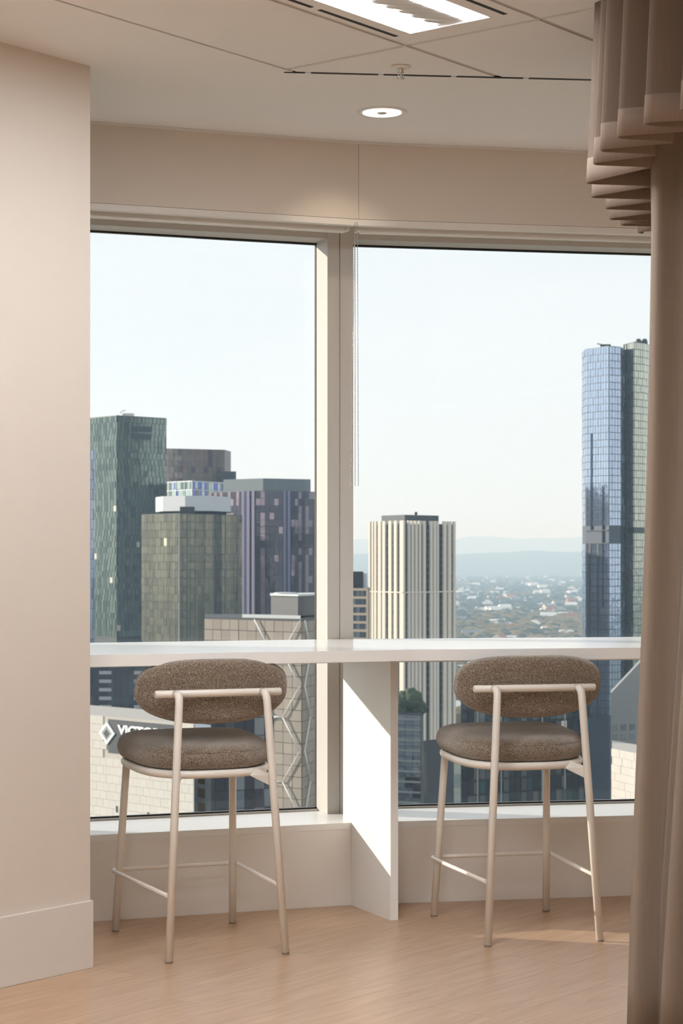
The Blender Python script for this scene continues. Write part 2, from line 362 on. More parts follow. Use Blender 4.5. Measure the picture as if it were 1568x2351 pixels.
br, offR = blind(PR, .018, 1.50, 'white rolled-up blind with a hanging bead chain beside the curtain', 'start')
prism('chain_drive', [Vector(p) - offR.xy for p in (PR(-.006, .03), PR(.012, .03), PR(.012, .06), PR(-.006, .06))], 2.385 - offR.z, 2.400 - offR.z, BLACK, br)
def chain(parent, off, top, bot, r=.0023, sp=.0058):
    bm = bmesh.new(); n = int((top[2] - bot[2]) / sp); a, b = Vector(top), Vector(bot)
    for i in range(n + 1):
        p = a.lerp(b, i / n) - off; bmesh.ops.create_icosphere(bm, subdivisions=1, radius=r, matrix=Matrix.Translation(p))
    btube(bm, [a - off, b - off], .0006, 5)
    o = fin('bead_chain', bm, BEAD, parent, smooth=True); o['kind'] = 'stuff'; return o
def at_px(x, y, Y): return px(x, y, Y)
zt = 2.386; zb = 1.47
for xt, xb in ((815.2, 815.0), (820.4, 822.5)):
    chain(br, offR, ((xt - CX) * 6.95 / F, 6.95, zt), ((xb - CX) * 6.95 / F, 6.95, zb))
chain(bl, offL, ((814 - CX) * 6.99 / F, 6.99, zt), ((806.5 - CX) * 6.99 / F, 6.99, zb))

# ================================================================== window bench
T = .922; TF = -.63
bench = empty('window_bench', tuple(K(-.3)) + (0,)); bo_ = Vector(bench.location).xy
tag(bench, 'long white window bench with a central upright support panel', 'bench')
wA = Vector((-.92, -.519)).normalized()
def atwall(poly): return [p - bo_ for p in clipY(poly, A0 - wA * .002, wA)]
prism('tabletop', atwall(band(TF + .002, .243, 1.30, 1.75)), T - .036, T, TOPM, bench)
prism('edge_band', atwall(band(TF, TF + .0018, 1.30, 1.75)), T - .036, T - .0006, WHITE, bench)
prism('support_rail', atwall(band(.165, .185, 1.30, 1.75)), T - .082, T - .0365, WHITE, bench)
pd = Vector((.403, -.915)).normalized(); pn = Vector((pd.y, -pd.x)) * -1   # along the panel towards the room, and to its right
P0 = Vector((.1637, 6.68)) - bo_
prof = [(0, 0), (.3215, 0), (.3215, SILL + .001), (.392, SILL + .001), (.392, T - .0365), (0, T - .0365)]
bm = bmesh.new()
fa = [bm.verts.new((*(P0 - pd * s), z)) for s, z in prof]; fb = [bm.verts.new((*(P0 - pd * s + pn * .028), z)) for s, z in prof]
bm.faces.new(fa); bm.faces.new(fb[::-1])
for i in range(6): bm.faces.new((fa[i], fb[i], fb[(i + 1) % 6], fa[(i + 1) % 6]))
fin('support_panel', bm, WHITE, bench)
prism('edge_band', [P0 + pd * .0004, P0 + pd * .0022, P0 + pd * .0022 + pn * .028, P0 + pd * .0004 + pn * .028], .0, T - .0368, WHITE, bench)

# ================================================================== bar stools
def superell(a, b, n, th, nb=None):
    c, s = math.cos(th), math.sin(th); nn = n if s >= 0 or nb is None else nb
    return (a * math.copysign(abs(c) ** (2 / nn), c), b * math.copysign(abs(s) ** (2 / nn), s))
def cushion(name, outline, prof, place, m, parent, N=64):
    """loft: prof = [(inset metres, height)], outline(th, inset) -> (x, y), place(x, y, h) -> xyz"""
    bm = bmesh.new(); rings = []
    for ins, h in prof:
        rings.append([bm.verts.new(place(*outline(2 * math.pi * k / N, ins), h)) for k in range(N)])
    for A, B in zip(rings, rings[1:]):
        for k in range(N): bm.faces.new((A[k], A[(k + 1) % N], B[(k + 1) % N], B[k]))
    for rg in (rings[0], rings[-1]):
        c = sum((v.co for v in rg), Vector()) / N; cv = bm.verts.new(c)
        for k in range(N): bm.faces.new((rg[k], rg[(k + 1) % N], cv))
    return fin(name, bm, m, parent, smooth=True)
def make_stool(loc, yaw, label):
    s = empty('bar_stool', loc, yaw); tag(s, label, 'stool', 'upholstered stools at the window bench')
    rl = .0122
    # rear legs run up to the back rail
    for sg in (-1, 1):
        foot = Vector((sg * .186, -.275, .006)); top = Vector((sg * .1412, -.2325, .776))
        l = tube('leg', [foot, foot.lerp(top, .7), top, (sg * .1402, -.2285, .789), (sg * .1400, -.218, .798), (sg * .140, -.190, .8005)], rl, STEEL, s)
        tube('foot_glide', [(sg * .1862, -.2752, 0), (sg * .1862, -.2752, .008)], .0118, GLIDE, l)
        foot2 = Vector((sg * .201, .275, .006)); top2 = Vector((sg * .180, .212, .570))
        l = tube('leg', [foot2, foot2.lerp(top2, .7), top2], rl, STEEL, s)
        tube('foot_glide', [(sg * .201, .2752, 0), (sg * .201, .2752, .008)], .0118, GLIDE, l)
    tube('back_rail', [(-.204, -.185, .800), (-.201, -.185, .800), (.201, -.185, .800), (.204, -.185, .800)], [.010, .0118, .0118, .010], STEEL, s)
    # seat ring
    def seatz(y): return .5485 + (y + .167) * .060
    def so_(a, b, n, nb, th):
        x, y = superell(a, b, n, th, nb)
        return x * (1 + .06 * y / b), y
    ring = []
    for k in range(56):
        x, y = so_(.208, .197, 3.6, 2.9, 2 * math.pi * k / 56); y += .030
        ring.append((x, y, seatz(y)))
    tube('seat_frame', ring, .0125, STEEL, s, closed=True)
    bm = bmesh.new(); ul = [so_(.206, .195, 3.6, 2.9, 2 * math.pi * k / 40) for k in range(40)]
    lo = [bm.verts.new((x, y + .03, seatz(y + .03) + .004)) for x, y in ul]; hi = [bm.verts.new((x, y + .03, seatz(y + .03) + .012)) for x, y in ul]
    bm.faces.new(lo); bm.faces.new(hi)
    for k in range(40): bm.faces.new((lo[k], lo[(k + 1) % 40], hi[(k + 1) % 40], hi[k]))
    fin('seat_base', bm, STEEL, s)
    # brackets from ring to rear legs
    for sg in (-1, 1):
        lp = Vector((sg * .1565, -.2475, .512)); lq = Vector((sg * .1545, -.2455, .548)); rp_ = Vector((sg * .112, -.155, .540)); rq = Vector((sg * .135, -.150, .562))
        d = Vector((sg * .9, .55, 0)).normalized() * .004; bm = bmesh.new()
        A = [bm.verts.new(p + d) for p in (lp, rp_, rq, lq)]; B = [bm.verts.new(p - d) for p in (lp, rp_, rq, lq)]
        bm.faces.new(A); bm.faces.new(B[::-1])
        for k in range(4): bm.faces.new((A[k], B[k], B[(k + 1) % 4], A[(k + 1) % 4]))
        fin('bracket', bm, STEEL, s)
    # foot rest: one bent rod around three sides
    x0, x1, r_ = .208, .193, .0066
    pts = [(-x1 + .006, -.262, .2), (-x0 - .004, .262, .2), (-x0 + .002, .276, .2), (-x0 + .018, .281, .2), (x0 - .018, .281, .2), (x0 - .002, .276, .2), (x0 + .004, .262, .2), (x1 - .006, -.262, .2)]
    tube('foot_rest', pts, r_, STEEL, s, seg=12)
    # seat cushion
    def sout(th, ins): x, y = so_(.226 - ins, .216 - ins, 3.9, 2.7, th); return x, y + .038
    def sdome(x, y, h): return x, y, seatz(y) + .0125 + h
    prof = [(.06, 0), (.024, .0), (.010, .006), (.003, .018), (.0, .034), (.003, .047), (.006, .0525), (.0073, .054), (.0073, .0555), (.010, .061), (.018, .069), (.034, .0755), (.07, .0795), (.14, .081)]
    c = cushion('seat_cushion', sout, prof, sdome, FABRIC, s)
    tube('seam', [sdome(*sout(2 * math.pi * k / 64, .0068), .0548) for k in range(64)], .0012, FABRIC, c, seg=6, closed=True)
    # backrest: bean shaped pad in front of the rail, gently curved round the sitter
    def bout(th, ins):
        x, z = superell(.2465 - ins, (.098 if math.sin(th) >= 0 else .104) - ins, 3.0, th, 2.35)
        return x, z
    def bpl(x, z, h): return x, -.1735 + h + .5 * x * x - .012 * (z / .1) , .806 + z + .02 * x * x
    prof = [(.05, .0015), (.02, .0), (.010, .004), (.0045, .010), (.003, .013), (.003, .0145), (0, .020), (.0, .036), (.006, .048), (.016, .055), (.034, .060), (.06, .062)]
    c = cushion('backrest', bout, prof, bpl, FABRIC, s)
    tube('seam', [bpl(*bout(2 * math.pi * k / 64, .0036), .0138) for k in range(64)], .0012, FABRIC, c, seg=6, closed=True)
    return s
make_stool((-.447, 6.298, 0), R(21.8), 'beige upholstered bar stool with cream legs beside the left wall')
make_stool((.574, 6.540, 0), R(13.6), 'beige upholstered bar stool with cream legs beside the curtain')

# ================================================================== ceiling fittings
LED = emis('light_diffuser', (244, 248, 252), 48.0)
LOUV = mat('louvre_metal', (232, 232, 230), .35, .1, var=.12, nscale=120)
def make_light():
    L = empty('ceiling_light', (0, 0, 0))
    W, N = .4345, 1.336                          # local x = v, local y = u, origin at the far end centre, runs to -y
    bm = bmesh.new()
    xs = [-W / 2, -.139, -.045, .048, .127, W / 2]
    bbox(bm, xs[0], xs[1], -N, 0, .0, .018); bbox(bm, xs[4], xs[5], -N, 0, 0, .018)
    bbox(bm, xs[1], xs[4], -.092, 0, 0, .018); bbox(bm, xs[1], xs[4], -N, -N + .09, 0, .018)
    fin('housing', bm, TILE, L)
    bm = bmesh.new(); bbox(bm, xs[1], xs[2], -N + .09, -.092, .004, .012); fin('diffuser', bm, LED, L)
    bm = bmesh.new(); bbox(bm, xs[3], xs[4], -N + .09, -.092, .004, .012); fin('diffuser', bm, LED, L)
    bm = bmesh.new(); n = 40; y0, y1 = -N + .09, -.092
    for k in range(n + 1):
        y = y0 + (y1 - y0) * k / n
        for i in range(6): bm.verts.new((xs[2] + (xs[3] - xs[2]) * i / 5, y, .0042 + .0016 * ((k + i) % 2) ))
    bm.verts.ensure_lookup_table()
    for k in range(n):
        for i in range(5): bm.faces.new((bm.verts[k * 6 + i], bm.verts[k * 6 + i + 1], bm.verts[k * 6 + 7 + i], bm.verts[k * 6 + 6 + i]))
    fin('louvre', bm, LOUV, L)
    for x_ in (-.187, .178):
        for k in range(3):
            bm = bmesh.new(); bbox(bm, x_ - .007, x_ + .007, -.092 - k * .375 - .345, -.092 - k * .375, -.0006, .004); fin('air_slot', bm, BLACK, L)
    return L
proto = None
rot = math.atan2(U.y, U.x) - math.pi / 2
for a, b in sorted(LIGHTS):
    p = VU((vl[b] + vl[b + 1]) / 2, ulines[a] - .007)
    if proto is None: o = proto = make_light(); main = True
    else: o = copy_tree(proto); main = False
    if (a, b) != (1, 1): o.name = 'ceiling_light_offscreen'
    o.location = (p.x, p.y, CH + .001); o.rotation_euler = (0, 0, rot)
    tag(o, 'recessed twin-panel ceiling light with dark air slots' if (a, b) == (1, 1) else 'recessed ceiling light further inside the room', 'ceiling light', 'recessed ceiling lights')
# downlight
dl = empty('downlight', (.1325, 6.515, CH)); tag(dl, 'round recessed downlight with white rim near the window', 'downlight')
lathe('trim_ring', [(.067, -.001), (.070, -.004), (.080, -.004), (.083, -.001), (.083, .0), (.067, .0)], (0, 0, 0), BLIND, dl)
lathe('reflector', [(.067, -.0015), (.0655, .003), (.060, .006)], (0, 0, 0), CHROME, dl)
lathe('lamp', [(.0, -.0036), (.064, -.0036), (.065, .004), (.0, .004)], (0, 0, 0), emis('lamp_glow', (255, 246, 230), 2.2), dl, 40)
lathe('lamp_holder', [(.0, -.0034), (.018, -.0036), (.014, -.0055), (.0, -.006)], (0, 0, 0), CHROME, dl, 24)
ld = bpy.data.lights.new('downlight_beam', 'SPOT'); ld.energy = 9; ld.color = (1, .85, .64); ld.spot_size = R(62); ld.spot_blend = 1; ld.shadow_soft_size = .025
lo = bpy.data.objects.new('downlight_beam', ld); COL.objects.link(lo); lo.parent = dl; lo.location = (0, 0, -.008)
lo.rotation_euler = Vector((-.17, .46, -.52)).to_track_quat('-Z', 'Y').to_euler()
# sprinkler
sp = empty('fire_sprinkler', (.1765, 5.916, CH)); tag(sp, 'small chrome fire sprinkler head hanging under the ceiling tiles', 'sprinkler')
lathe('cover_plate', [(.0, 0), (.029, 0), (.029, -.002), (.022, -.005), (.012, -.006), (0, -.006)], (0, 0, 0), BLIND, sp, 32)
lathe('body', [(.009, -.005), (.009, -.012), (.0065, -.013), (.006, -.018), (.0035, -.019)], (0, 0, 0), CHROME, sp, 20)
for sg in (-1, 1): tube('frame_arm', [(sg * .006, 0, -.014), (sg * .0085, 0, -.022), (sg * .006, 0, -.030), (sg * .001, 0, -.034)], .0014, CHROME, sp, 8)
lathe('glass_bulb', [(.0015, -.018), (.0026, -.022), (.0026, -.028), (.0012, -.033)], (0, 0, 0), CHROME, sp, 12)
lathe('deflector', [(.0, -.034), (.011, -.034), (.012, -.0355), (.0, -.0365)], (0, 0, 0), CHROME, sp, 20)

# ================================================================== curtains
def catmull(P_, n):
    o = []
    for i in range(len(P_) - 1):
        p0 = P_[max(i - 1, 0)]; p1 = P_[i]; p2 = P_[i + 1]; p3 = P_[min(i + 2, len(P_) - 1)]
        for k in range(n):
            t = k / n; o.append(.5 * ((2 * p1) + (p2 - p0) * t + (2 * p0 - 5 * p1 + 4 * p2 - p3) * t * t + (3 * p1 - p0 - 3 * p2 + p3) * t ** 3))
    o.append(P_[-1]); return o
tips = [(.86, 4.20), (.775, 4.36), (.715, 4.50), (.673, 4.64), (.651, 4.79), (.654, 4.95), (.668, 5.20), (.707, 5.40), (.768, 5.575), (.802, 5.75), (.85, 5.85), (.919, 5.99)]
path = []
for i, (x, y) in enumerate(tips):
    path += [Vector((x + .004, y - .022)), Vector((x, y)), Vector((x + .012, y + .012))]
    if i < len(tips) - 1:
        nx = Vector(tips[i + 1]); v_ = Vector((max(x, nx.x) + .125, y + .045)); path += [v_ + Vector((-.01, -.008)), v_ + Vector((.004, .012)), v_ + Vector((-.012, .022))]
path = catmull(path, 4)
HZ = 2.195
def sheet(name, path, zs, m, parent, flare, thick=0):
    bm = bmesh.new(); G = []
    for z in zs:
        row = []
        for p in path: q = flare(p, z); row.append(bm.verts.new((q[0], q[1], z)))
        G.append(row)
    for a, b in zip(G, G[1:]):
        for i in range(len(path) - 1): bm.faces.new((a[i], a[i + 1], b[i + 1], b[i]))
    o = fin(name, bm, m, parent, smooth=True, recalc=False)
    if thick:
        md = o.modifiers.new('thickness', 'SOLIDIFY'); md.thickness = thick; md.offset = 0
    return o
pc = empty('pleated_curtain', (0.9, 5.1, 2.6)); tag(pc, 'short brown pleated curtain hanging from the ceiling with a dark hem', 'curtain')
def flare1(p, z):
    f = (CH - z) / (CH - HZ)
    return p.x - .9 - .022 * f, p.y - 5.1
zs = [CH - .012 - (CH - .012 - HZ) * k / 8 for k in range(9)]
o = sheet('fabric', path, [z - 2.6 for z in zs], PLEAT, pc, lambda p, z: flare1(p, z + 2.6), .0016)
o = sheet('hem', path, [HZ - 2.6 + .062, HZ - 2.6 + .03, HZ - 2.6 - .002], HEMM, pc, lambda p, z: flare1(p, z + 2.6), .0042)
bm = bmesh.new(); btube(bm, [(p[0] - .9 + .06, p[1] - 5.1, CH - .006 - 2.6) for p in tips], .005, 8); fin('track', bm, BLIND, pc)
sh = empty('sheer_curtain', (.95, 5.12, 0)); tag(sh, 'long taupe sheer curtain hanging to the floor beside the bench', 'curtain')
sp_ = [Vector(p) for p in ((.815, 5.118), (.800, 5.10), (.792, 5.08), (.797, 5.066), (.815, 5.06), (.87, 5.075), (.925, 5.07), (.945, 5.05), (.925, 5.035), (.922, 5.02), (.95, 5.015), (1.02, 5.04), (1.10, 5.03), (1.16, 5.07), (1.24, 5.05), (1.32, 5.08), (1.40, 5.06))]
spath = catmull(sp_, 6)
def flare2(p, z):
    f = (2.05 - z) / 2.05; k = -.060 * f * (1 if f > 0 else 0) + .006 * math.sin(f * 5)
    if p.x > .9: k -= .055 * max(0, f)
    return p.x - .95 + k, p.y - 5.12 + .01 * math.sin(f * 4 + p.x * 9)
sheet('fabric', spath, [.012 + (CH - .03 - .012) * k / 22 for k in range(23)], SHEER, sh, flare2, .001)
bm = bmesh.new(); btube(bm, [(-.17, 0, CH - .012), (.5, -.06, CH - .012)], .006, 8); fin('track', bm, BLIND, sh)

# ================================================================== the city outside
GZ = -125.0
UNIT = {}
def unit_mesh(m):
    if m.name in UNIT: return UNIT[m.name]
    bm = bmesh.new(); bbox(bm, 0, 1, -1, 0, 0, 1); bmesh.ops.recalc_face_normals(bm, faces=bm.faces)
    me = bpy.data.meshes.new('unit_piece'); bm.to_mesh(me); bm.free(); me.materials.append(m); UNIT[m.name] = me; return me
def piece(name, parent, a, ev, nrm, u, z, wd, ht, th, m):
    """box piece on a facade: a + ev*u, facing nrm"""
    o = bpy.data.objects.new(name, unit_mesh(m)); COL.objects.link(o); o.parent = parent
    p = a + ev * u
    M = Matrix(((ev.x * wd, -nrm.x * th, 0, p.x), (ev.y * wd, -nrm.y * th, 0, p.y), (0, 0, ht, z), (0, 0, 0, 1)))
    o.matrix_basis = Matrix.Translation(-Vector(parent.location)) @ M
    return o
class Joined:
    def __init__(s): s.v = []; s.f = []; s.mi = []
    def add(s, a, ev, nrm, u, z, wd, ht, th, mi):
        b = len(s.v)
        for dz in (0, ht):
            for du, dn in ((0, 0), (wd, 0), (wd, th), (0, th)):
                p = a + ev * (u + du) + nrm * dn; s.v.append((p.x, p.y, z + dz))
        s.f += [(b, b + 3, b + 2, b + 1), (b + 4, b + 5, b + 6, b + 7)] + [(b + i, b + (i + 1) % 4, b + 4 + (i + 1) % 4, b + 4 + i) for i in range(4)]
        s.mi += [mi] * 6
    def build(s, name, mats, parent):
        if not s.v: return
        me = bpy.data.meshes.new(name); off = parent.location
        me.from_pydata([(x - off.x, y - off.y, z - off.z) for x, y, z in s.v], [], s.f)
        for m in mats: me.materials.append(m)
        me.polygons.foreach_set('material_index', s.mi)
        o = bpy.data.objects.new(name, me); COL.objects.link(o); o.parent = parent; o['kind'] = 'stuff'; return o
def tower(name, label, pts, ztop, body_m, back=30, zbot=GZ, group=None):
    P_ = [xy(*p) for p in pts]; c = sum(P_, Vector((0, 0))) / len(P_)
    t = empty(name, (c.x, c.y, zbot)); tag(t, label, 'building', group)
    bk_ = [P_[-1] + (P_[-1].normalized() * back), P_[0] + (P_[0].normalized() * back)]
    prism('core', [p - c for p in P_ + bk_], 0, ztop - zbot, body_m, t)
    return t, P_
def frame_of(p0, p1):
    ev = (p1 - p0); ln = ev.length; ev = ev / ln; n = Vector((ev.y, -ev.x))
    if n.dot(-p0) < 0: n = -n
    return ev, n, ln
BUD = {}
def gC_(): return MATS.get('pale_blind_glint')
def oC_(): return MATS.get('cream_blind_glint')
def facade(t, p0, p1, z0, z1, bay, fh, mats, gapw=.12, gaph=.15, th=.25, budget=300, shift=0, name='window_pane', weights=None, jn=None):
    ev, n, ln = frame_of(p0, p1); nc = max(1, round(ln / bay)); bw = ln / nc; nr = max(1, int((z1 - z0) / fh)); used = BUD.setdefault((t.name, name), 0)
    J = Joined(); cells = []; colm = [random.choices(range(len(mats)), weights)[0] for _ in range(nc)]
    for r in range(nr):
        sft = shift * bw * random.choice((-1, 0, 1)) if shift else 0
        for c in range(nc):
            u = c * bw + gapw / 2 + sft; wd = bw - gapw
            if u < 0: wd += u; u = 0
            if u + wd > ln: wd = ln - u
            if wd < .2: continue
            cells.append((u, z1 - (r + 1) * fh + gaph / 2, wd, fh - gaph, colm[c] if mats[colm[c]] not in (gC_(), oC_()) and random.random() < .72 else random.choices(range(len(mats)), weights)[0]))
    for i, (u, z, wd, ht, mi) in enumerate(cells):
        if used < budget and z > z0 - 1:
            piece(name, t, p0, ev, n, u, z, wd, ht, th * (.7 + .6 * random.random()), mats[mi]); used += 1
        else: J.add(p0, ev, n, u, z, wd, ht, th * (.7 + .6 * random.random()), mi)
    BUD[(t.name, name)] = used
    J.build((jn or name) + '_grid', mats, t)
def fins(t, p0, p1, us, z0, z1, wd, th, m, name='fin'):
    ev, n, ln = frame_of(p0, p1)
    for u in us: piece(name, t, p0, ev, n, u * ln - wd / 2, z0, wd, z1 - z0, th, m)
def bands(t, p0, p1, zs, ht, th, m, u0=0, u1=1, name='band'):
    ev, n, ln = frame_of(p0, p1)
    for z in zs: piece(name, t, p0, ev, n, u0 * ln, z, (u1 - u0) * ln, ht, th, m)
def roofbox(t, pts, z0, z1, m, name='roof_plant', back=14):
    P_ = [xy(*p) for p in pts]; bk_ = [P_[-1] + P_[-1].normalized() * back, P_[0] + P_[0].normalized() * back]
    off = Vector(t.location)
    return prism(name, [p - off.xy for p in P_ + bk_], z0 - off.z, z1 - off.z, m, t)
def gm(name, rgb, tint=None, rough=.07, metal=.62, rv=.16): rgb = tuple(min(250, v * 1.13) for v in rgb); tint = tuple(min(250, v * 1.13) for v in tint) if tint else None; return mat(name, rgb, rough, metal, randvar=rv, nscale=.22, bump=.16 if metal else 0, bdist=.6, tint2=tuple((a + b) / 2 for a, b in zip(rgb, tint)) if tint else None)

DARK = mat('dark_facade', (48, 52, 56), .5, .1, var=.2, nscale=.2)
# --- tall green tower
gA, gB, gC = gm('green_glass', (116, 127, 118), (88, 100, 94)), gm('green_glass_dark', (94, 105, 99), (68, 80, 77)), mat('pale_blind_glint', (214, 208, 190), .6, var=.1)  # pale panes: drawn blinds, and sun glints painted as plain colour
t, P_ = tower('glass_tower', 'tall green-grey glass tower with staggered mullions and a flat roof', [(150, 1035), (268, 1000), (382, 1021)], 73.8, mat('green_core', (44, 52, 48), .4, .2, var=.2, nscale=.1))
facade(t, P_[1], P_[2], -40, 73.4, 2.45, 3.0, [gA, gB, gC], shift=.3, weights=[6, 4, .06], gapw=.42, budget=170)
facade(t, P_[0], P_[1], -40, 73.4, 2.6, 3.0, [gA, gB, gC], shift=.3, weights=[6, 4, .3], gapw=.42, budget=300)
ev, n, ln = frame_of(P_[1], P_[2]); piece('louvre_panel', t, P_[1], ev, n, ln * .30, 66, ln * .38, 2.9, .6, DARK); piece('louvre_panel', t, P_[1], ev, n, ln * .30, 62.2, ln * .38, 3.0, .6, DARK)
roofbox(t, [(281, 1008), (308, 1010)], 73.8, 75.4, mat('plant_white', (205, 208, 206), .6, var=.1), back=5)
tube('crane_arm', [Vector(px(276, 949, 1008)) - Vector(t.location), Vector(px(279, 944, 1008)) - Vector(t.location), Vector(px(288, 942, 1008)) - Vector(t.location)], .25, mat('plant_white', (0, 0, 0)), t, 6)
# --- blue sliver tower beside the wall
t, P_ = tower('glass_tower', 'narrow blue glass tower half hidden by the left wall', [(120, 660), (207, 640), (216, 646)], 36.8, mat('blue_core', (48, 58, 72), .4, .2, var=.2, nscale=.1))
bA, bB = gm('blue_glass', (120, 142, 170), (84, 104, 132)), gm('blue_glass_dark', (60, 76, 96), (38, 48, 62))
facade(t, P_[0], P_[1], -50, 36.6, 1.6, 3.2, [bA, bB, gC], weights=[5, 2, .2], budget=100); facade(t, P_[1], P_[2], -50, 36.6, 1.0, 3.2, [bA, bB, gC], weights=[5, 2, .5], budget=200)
# --- bronze tower behind
t, P_ = tower('glass_tower', 'bronze-pink glass tower behind the tall green tower', [(360, 1150), (516, 1166), (530, 1185)], 65.6, mat('bronze_core', (96, 82, 76), .4, .2, var=.2, nscale=.1))
zA, zB, zC = gm('bronze_glass', (156, 134, 120), (132, 112, 104)), gm('plum_glass', (118, 96, 100), (96, 78, 84)), gm('khaki_glass', (140, 134, 112), (120, 112, 96))
facade(t, P_[0], P_[1], 20, 65.4, 2.6, 3.4, [zA, zB, zC], weights=[5, 2, 3], budget=220, gapw=.2)
roofbox(t, [(505, 1158), (542, 1162)], 10, 52.7, DARK, 'service_tower', 12)
# --- crown with coloured glass
t, P_ = tower('office_building', 'low glass block with white and violet mullions behind the grey roof plant', [(385, 990), (442, 975), (520, 1000)], 40.0, mat('crown_core', (150, 164, 172), .4, .2, var=.2, nscale=.1))
kA, kB, kV = gm('pale_green_glass', (176, 190, 184), (150, 168, 166)), gm('blue_violet_glass', (98, 102, 176), (86, 96, 140)), mat('white_mullion', (226, 226, 228), .5, var=.05)
facade(t, P_[0], P_[1], 15, 39.6, 1.9, 3.6, [kA, gA, kB], weights=[6, 1, 1], budget=120); facade(t, P_[1], P_[2], 15, 39.6, 1.9, 3.6, [kA, gA, kB], weights=[3, 2, 4], budget=250)
fins(t, P_[0], P_[1], [.05, .35, .7, 1], 15, 40, .35, .5, kV, 'mullion'); bands(t, P_[0], P_[1], [35.2, 39.4], .35, .6, kV); bands(t, P_[1], P_[2], [35.2, 39.4], .35, .6, kV)
# --- purple tower
LIL = mat('lilac_pier', (172, 160, 178), .35, .3, var=.12, nscale=.3); LILB = mat('blue_pier', (120, 120, 152), .35, .3, var=.12, nscale=.3)
t, P_ = tower('office_tower', 'dark tower with lilac piers and a slate roof plant beside the mullion', [(480, 925), (556, 905), (587, 902), (650, 905), (668, 905), (740, 918)], 32.4, mat('plum_core', (52, 48, 56), .35, .2, var=.2, nscale=.1))
pA, pB, pC = gm('plum_dark_glass', (74, 70, 78), (48, 46, 56)), gm('rose_glass', (150, 132, 136), (112, 102, 112)), gm('black_glass', (44, 46, 52), (28, 30, 36))
facade(t, P_[0], P_[1], -35, 32.2, 2.2, 3.2, [pA, pB], weights=[3, 2], budget=80)
facade(t, P_[2], P_[3], -35, 32.2, 2.2, 3.2, [pA, pB], weights=[3, 2], budget=190); facade(t, P_[4], P_[5], -35, 32.2, 2.2, 3.2, [pA, pB], weights=[3, 2], budget=300)
fins(t, P_[1], P_[2], [.12, .5, .86], -45, 32.4, 1.3, .9, LIL, 'pier'); fins(t, P_[1], P_[2], [.31], -45, 32.4, .9, .7, LILB, 'pier'); fins(t, P_[3], P_[4], [.2, .75], -45, 32.4, 1.2, .9, LILB, 'pier'); fins(t, P_[3], P_[4], [.5], -45, 32.4, .8, .6, DARK, 'pier')
SLATE = mat('slate_cladding', (106, 118, 120), .5, .1, var=.12, nscale=.4)
roofbox(t, [(513, 930), (604, 915), (713, 926)], 32.4, 38.6, SLATE)
# --- olive tower
oA, oB, oC = gm('olive_glass', (120, 117, 100), (100, 98, 84)), gm('olive_glass_dark', (104, 102, 88), (86, 85, 74)), mat('cream_blind_glint', (236, 224, 190), .6, var=.1)  # cream panes stand for blinds and for glints put into the colour
dA, dB = gm('charcoal_glass', (54, 56, 58), (38, 40, 44)), gm('charcoal_glass_warm', (66, 62, 56), (44, 44, 44))
t, P_ = tower('office_tower', 'broad olive glass tower topped by a pale grey roof plant', [(326, 812), (410, 790), (488, 806), (508, 812), (555, 824)], 19.7, mat('olive_core', (44, 46, 44), .35, .2, var=.2, nscale=.1))
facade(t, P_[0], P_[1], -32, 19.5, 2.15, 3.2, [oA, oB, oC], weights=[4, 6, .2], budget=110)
facade(t, P_[1], P_[2], -32, 19.5, 2.15, 3.2, [oA, oB], weights=[4, 6], budget=215); facade(t, P_[2], P_[3], -32, 19.5, 1.8, 3.2, [oA, oB], weights=[4, 6], budget=245)
facade(t, P_[3], P_[4], -32, 19.5, 2.15, 3.2, [oA, oB], weights=[4, 6], budget=300)
fins(t, P_[1], P_[2], [0, .25, .5, .75, 1], -45, 19.6, .28, .5, mat('grey_mullion', (150, 150, 146), .4, .3, var=.1), 'mullion'); fins(t, P_[3], P_[4], [.2, .8], -45, 19.6, .3, .5, mat('grey_mullion', (0, 0, 0)), 'mullion')
PALE = mat('pale_metal', (206, 209, 211), .5, .1, var=.06, nscale=.3)
roofbox(t, [(357, 835), (374, 822), (425, 815), (490, 818), (530, 835)], 21.2, 27.4, PALE); roofbox(t, [(366, 838), (520, 838)], 19.7, 21.3, DARK, 'plant_base', 10)
ev, n, ln = frame_of(xy(374, 822), xy(425, 815)); piece('vent', t, xy(425, 815), *frame_of(xy(425, 815), xy(490, 818))[:2], -2.2, 19.9, 6, 3.0, .5, DARK)
